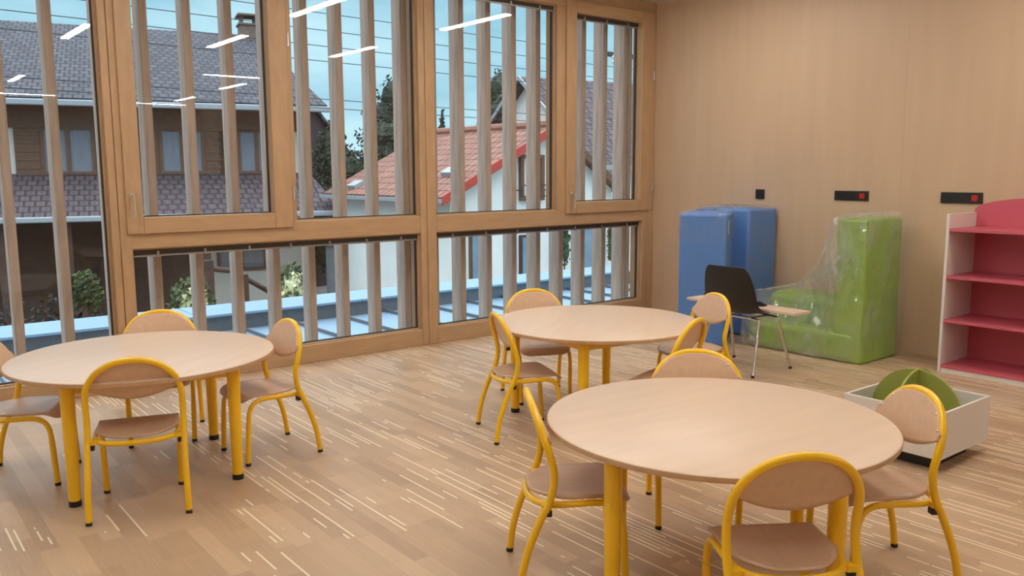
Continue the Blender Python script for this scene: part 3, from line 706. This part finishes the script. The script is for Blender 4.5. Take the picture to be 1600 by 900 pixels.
fr.build('under_frame', 'chrome', bc, smooth=True)
for sx in (-1, 1):
    for fy in (.235, -.22): MB().tube([(sx*.25, fy, 0), (sx*.25, fy, .018)], .012, 12).build('foot_cap', 'black', bc)
bd = empty('wooden_board', (5.21, 3.775, .452), math.radians(-2)); tag(bd, 'pale narrow wooden board lying across the seat of the black chair', 'board')
MB().box(-.09, .09, -.49, .49, 0, .02).build('plank', 'top', bd, bevel=.003)
bl = MB().box(-.03, .03, -.17, -.09, .02, .032); bl.tube([(0, -.165, .03), (0, -.13, .042), (0, -.095, .03)], .012, 8, smooth=3).build('clamp', 'black', bd)

# ------------------------------------------------------------------ foam blocks
def rbox(name, m, par, x0, x1, y0, y1, z0, z1, bev=.025, seg=4):
    return MB().box(x0, x1, y0, y1, z0, z1).build(name, m, par, bevel=bev, seg=seg)
BH = 1.10
b1 = empty('foam_block', (0, 0, 0)); tag(b1, 'tall blue foam block standing askew nearer the window, care label on its narrow side', 'foam block', 'tall blue foam blocks in plastic')
c1 = Vector((5.65, 4.285, 0)); d1 = Vector((-.0, 1, 0)); ang = math.radians(0)
b1.location = (5.645, 4.29, 0); b1.rotation_euler = (0, 0, math.radians(31.5))
rbox('cushion', 'blue', b1, 0, .54, 0, .385, .0, BH)
MB().box(.09, .15, -.0025, .002, .93, 1.04).build('care_label', 'label', b1)
b2 = empty('foam_block', (6.17, 4.46, 0)); tag(b2, 'tall blue foam block standing against the wall, right of the other blue block', 'foam block', 'tall blue foam blocks in plastic')
rbox('cushion', 'blue', b2, .0, .41, .0, .56, 0, BH+.015)
def film_box(name, x0, x1, y0, y1, z0, z1, label, seed):
    """loose plastic bag pulled over a block: open at the bottom, wrinkled, standing off the foam a little"""
    rnd = random.Random(seed); ph = [rnd.uniform(0, 6) for _ in range(6)]; G = []
    cx, cy = (x0+x1)/2, (y0+y1)/2; n = 72; NZ = 26
    def ring(z, k):
        out = []
        for i in range(n):
            t = i/n*4; s = int(t); f = t-s
            p = [(x0+(x1-x0)*f, y0), (x1, y0+(y1-y0)*f), (x1-(x1-x0)*f, y1), (x0, y1-(y1-y0)*f)][s]
            o = .010+.007*math.sin(z*9+i*.7+ph[0])+.005*math.sin(z*23+i*1.9+ph[1])
            dx, dy = p[0]-cx, p[1]-cy; l = math.hypot(dx, dy)
            out.append((cx+dx*k+dx/l*o, cy+dy*k+dy/l*o, z+.006*math.sin(i*.9+ph[2]+k*9)))
        return out
    rows = [ring(z0+(z1-z0)*j/NZ, 1) for j in range(NZ+1)]+[ring(z1+.018, .97), ring(z1+.024, .8), ring(z1+.02, .5), ring(z1+.022, .2)]
    vs = [v for r_ in rows for v in r_]; fs = []
    for j in range(len(rows)-1):
        for i in range(n): fs.append((j*n+i, j*n+(i+1) % n, (j+1)*n+(i+1) % n, (j+1)*n+i))
    fs.append(tuple((len(rows)-1)*n+i for i in range(n)))
    o = MB().add(vs, fs).build(name, 'film', smooth=True); tag(o, label, 'plastic film'); return o
fb = film_box('plastic_film', -.003, .545, -.003, .388, .86, BH, 'clear plastic bag pulled over the top of the left blue foam block', 3)
fb.location = b1.location; fb.rotation_euler = b1.rotation_euler
film_box('plastic_film', 6.165, 6.575, 4.455, 5.02, .05, BH+.015, 'clear wrinkled plastic bag around the right blue foam block', 4)

gs = empty('foam_sofa', (0, 0, 0)); tag(gs, 'green foam corner seat with a tall back block and stepped cushions, wrapped in plastic', 'foam seat')
rbox('back_block', 'green', gs, 5.90, 6.425, 3.235, 3.475, 0, 1.085, .02)
rbox('step_cushion', 'green', gs, 6.10, 6.50, 3.478, 4.20, 0, .445, .07, 6)
rbox('base_cushion', 'green', gs, 5.88, 6.098, 3.30, 4.24, 0, .225, .05, 6)
MB().box(5.8785, 5.881, 4.14, 4.20, .05, .085).build('care_label', 'label', gs)
# film: over the top of the block, sweeping down to the cushions
pr = [(3.215, .02), (3.21, .30), (3.218, .62), (3.214, .95), (3.222, 1.10), (3.34, 1.115), (3.465, 1.10), (3.50, 1.04), (3.56, .86), (3.64, .70), (3.76, .585), (3.92, .52), (4.06, .485), (4.19, .455), (4.25, .38), (4.27, .24), (4.275, .06)]
P3 = catmull([Vector((0, y, z)) for y, z in pr], 4)
def wrn(a, b, k=1): return k*(.010*math.sin(a*7+b*19)+.006*math.sin(a*17-b*31+1)+.004*math.sin(a*41+b*11))
G = []
for i, p in enumerate(P3):
    row = []
    for j in range(25):
        v = j/24; x = 5.872+.565*v
        low = (p.y > 3.9)
        row.append((x, p.y+wrn(i*.1, v, .8), p.z+abs(wrn(v*3, i*.08, 1.0))))
    G.append(row)
film = MB().grid(G)
# the front sheet hanging from the sweeping edge
top = [p for p in P3 if p.y >= 3.24 or p.z > 1.08]
G = []
for i, p in enumerate(top):
    row = []
    for j in range(21):
        v = j/20; z = p.z*(1-v)+max(.015, 0)*v
        xx = 5.872 if z > .26 or p.y < 3.5 else 5.862
        if p.y > 3.5 and z > .26: xx = 5.872+.10*min(1, (z-.26)/.2)*min(1, (p.y-3.5)/.2)
        row.append((xx+wrn(i*.15, v*1.3, .7)-.008, p.y, z))
    G.append(row)
film.grid(G)
tag(film.build('plastic_film', 'film_g', smooth=True, recalc=False), 'clear plastic sheet draped from the green back block down over the cushions', 'plastic film')

# ------------------------------------------------------------------ pink and white bookshelf
bs = empty('bookshelf', (6.14, 2.165, 0)); tag(bs, 'white sided bookshelf with raspberry pink shelves and an arched back', 'bookshelf')
SW, SD = .615, .43
for s in (-1, 1): MB().box(0, SD, min(s*SW, s*(SW-.02)), max(s*SW, s*(SW-.02)), 0, 1.137).build('side_panel', 'white', bs, bevel=.002)
poly = [(SD, -SW, .02), (SD, SW, .02)]+[(SD, SW*math.cos(PI*k/24) if 0 < k < 24 else SW*math.cos(PI*k/24), 1.137+.118*math.sin(PI*k/24)**.8) for k in range(25)]
MB().prism(poly, (.018, 0, 0)).build('back_panel', 'pink', bs)
for z in (.055, .385, .70, 1.035): MB().box(.004, SD-.001, -SW+.021, SW-.021, z-.02, z).build('shelf', 'pink', bs, bevel=.0015)
MB().box(.012, .03, -SW+.021, SW-.021, 0, .035).build('plinth', 'white', bs)

# ------------------------------------------------------------------ white book bin with green arched dividers
bn = empty('book_bin', (4.28, 2.03, 0)); tag(bn, 'low white square book bin with crossed green arched dividers', 'book bin')
hw, hy, z0, z1 = .262, .252, .07, .30
for nm, a in (('side_panel', (-hw, -hw+.014, -hy, hy)), ('side_panel', (hw-.014, hw, -hy, hy)), ('side_panel', (-hw+.0145, hw-.0145, -hy, -hy+.014)), ('side_panel', (-hw+.0145, hw-.0145, hy-.014, hy))):
    MB().box(a[0], a[1], a[2], a[3], z0, z1).build(nm, 'white', bn, bevel=.0015)
MB().box(-hw+.015, hw-.015, -hy+.015, hy-.015, z0, z0+.012).build('bottom_panel', 'white', bn)
MB().box(-.19, .19, -.18, .18, .0, z0-.001).build('plinth', 'black', bn)
def arch(R):
    return [(-R, .085), (R, .085), (R, .20)]+[(R*math.cos(PI*k/24), .20+.235*math.sin(PI*k/24)) for k in range(1, 24)]+[(-R, .20)]
MB().prism([(-.0065, y, z) for y, z in arch(.236)], (.013, 0, 0)).build('divider', 'greenwood', bn, bevel=.002)
for s in (-1, 1):
    pts = [(x, z) for x, z in arch(.240)]
    hp = [(s*.0067, .085), (s*.240, .085), (s*.240, .20)]+[(s*.240*math.cos(PI*k/24), .20+.235*math.sin(PI*k/24)) for k in range(1, 12)]+[(s*.0067, .435)]
    MB().prism([(x, -.0065, z) for x, z in hp], (0, .013, 0)).build('divider', 'greenwood', bn, bevel=.002)
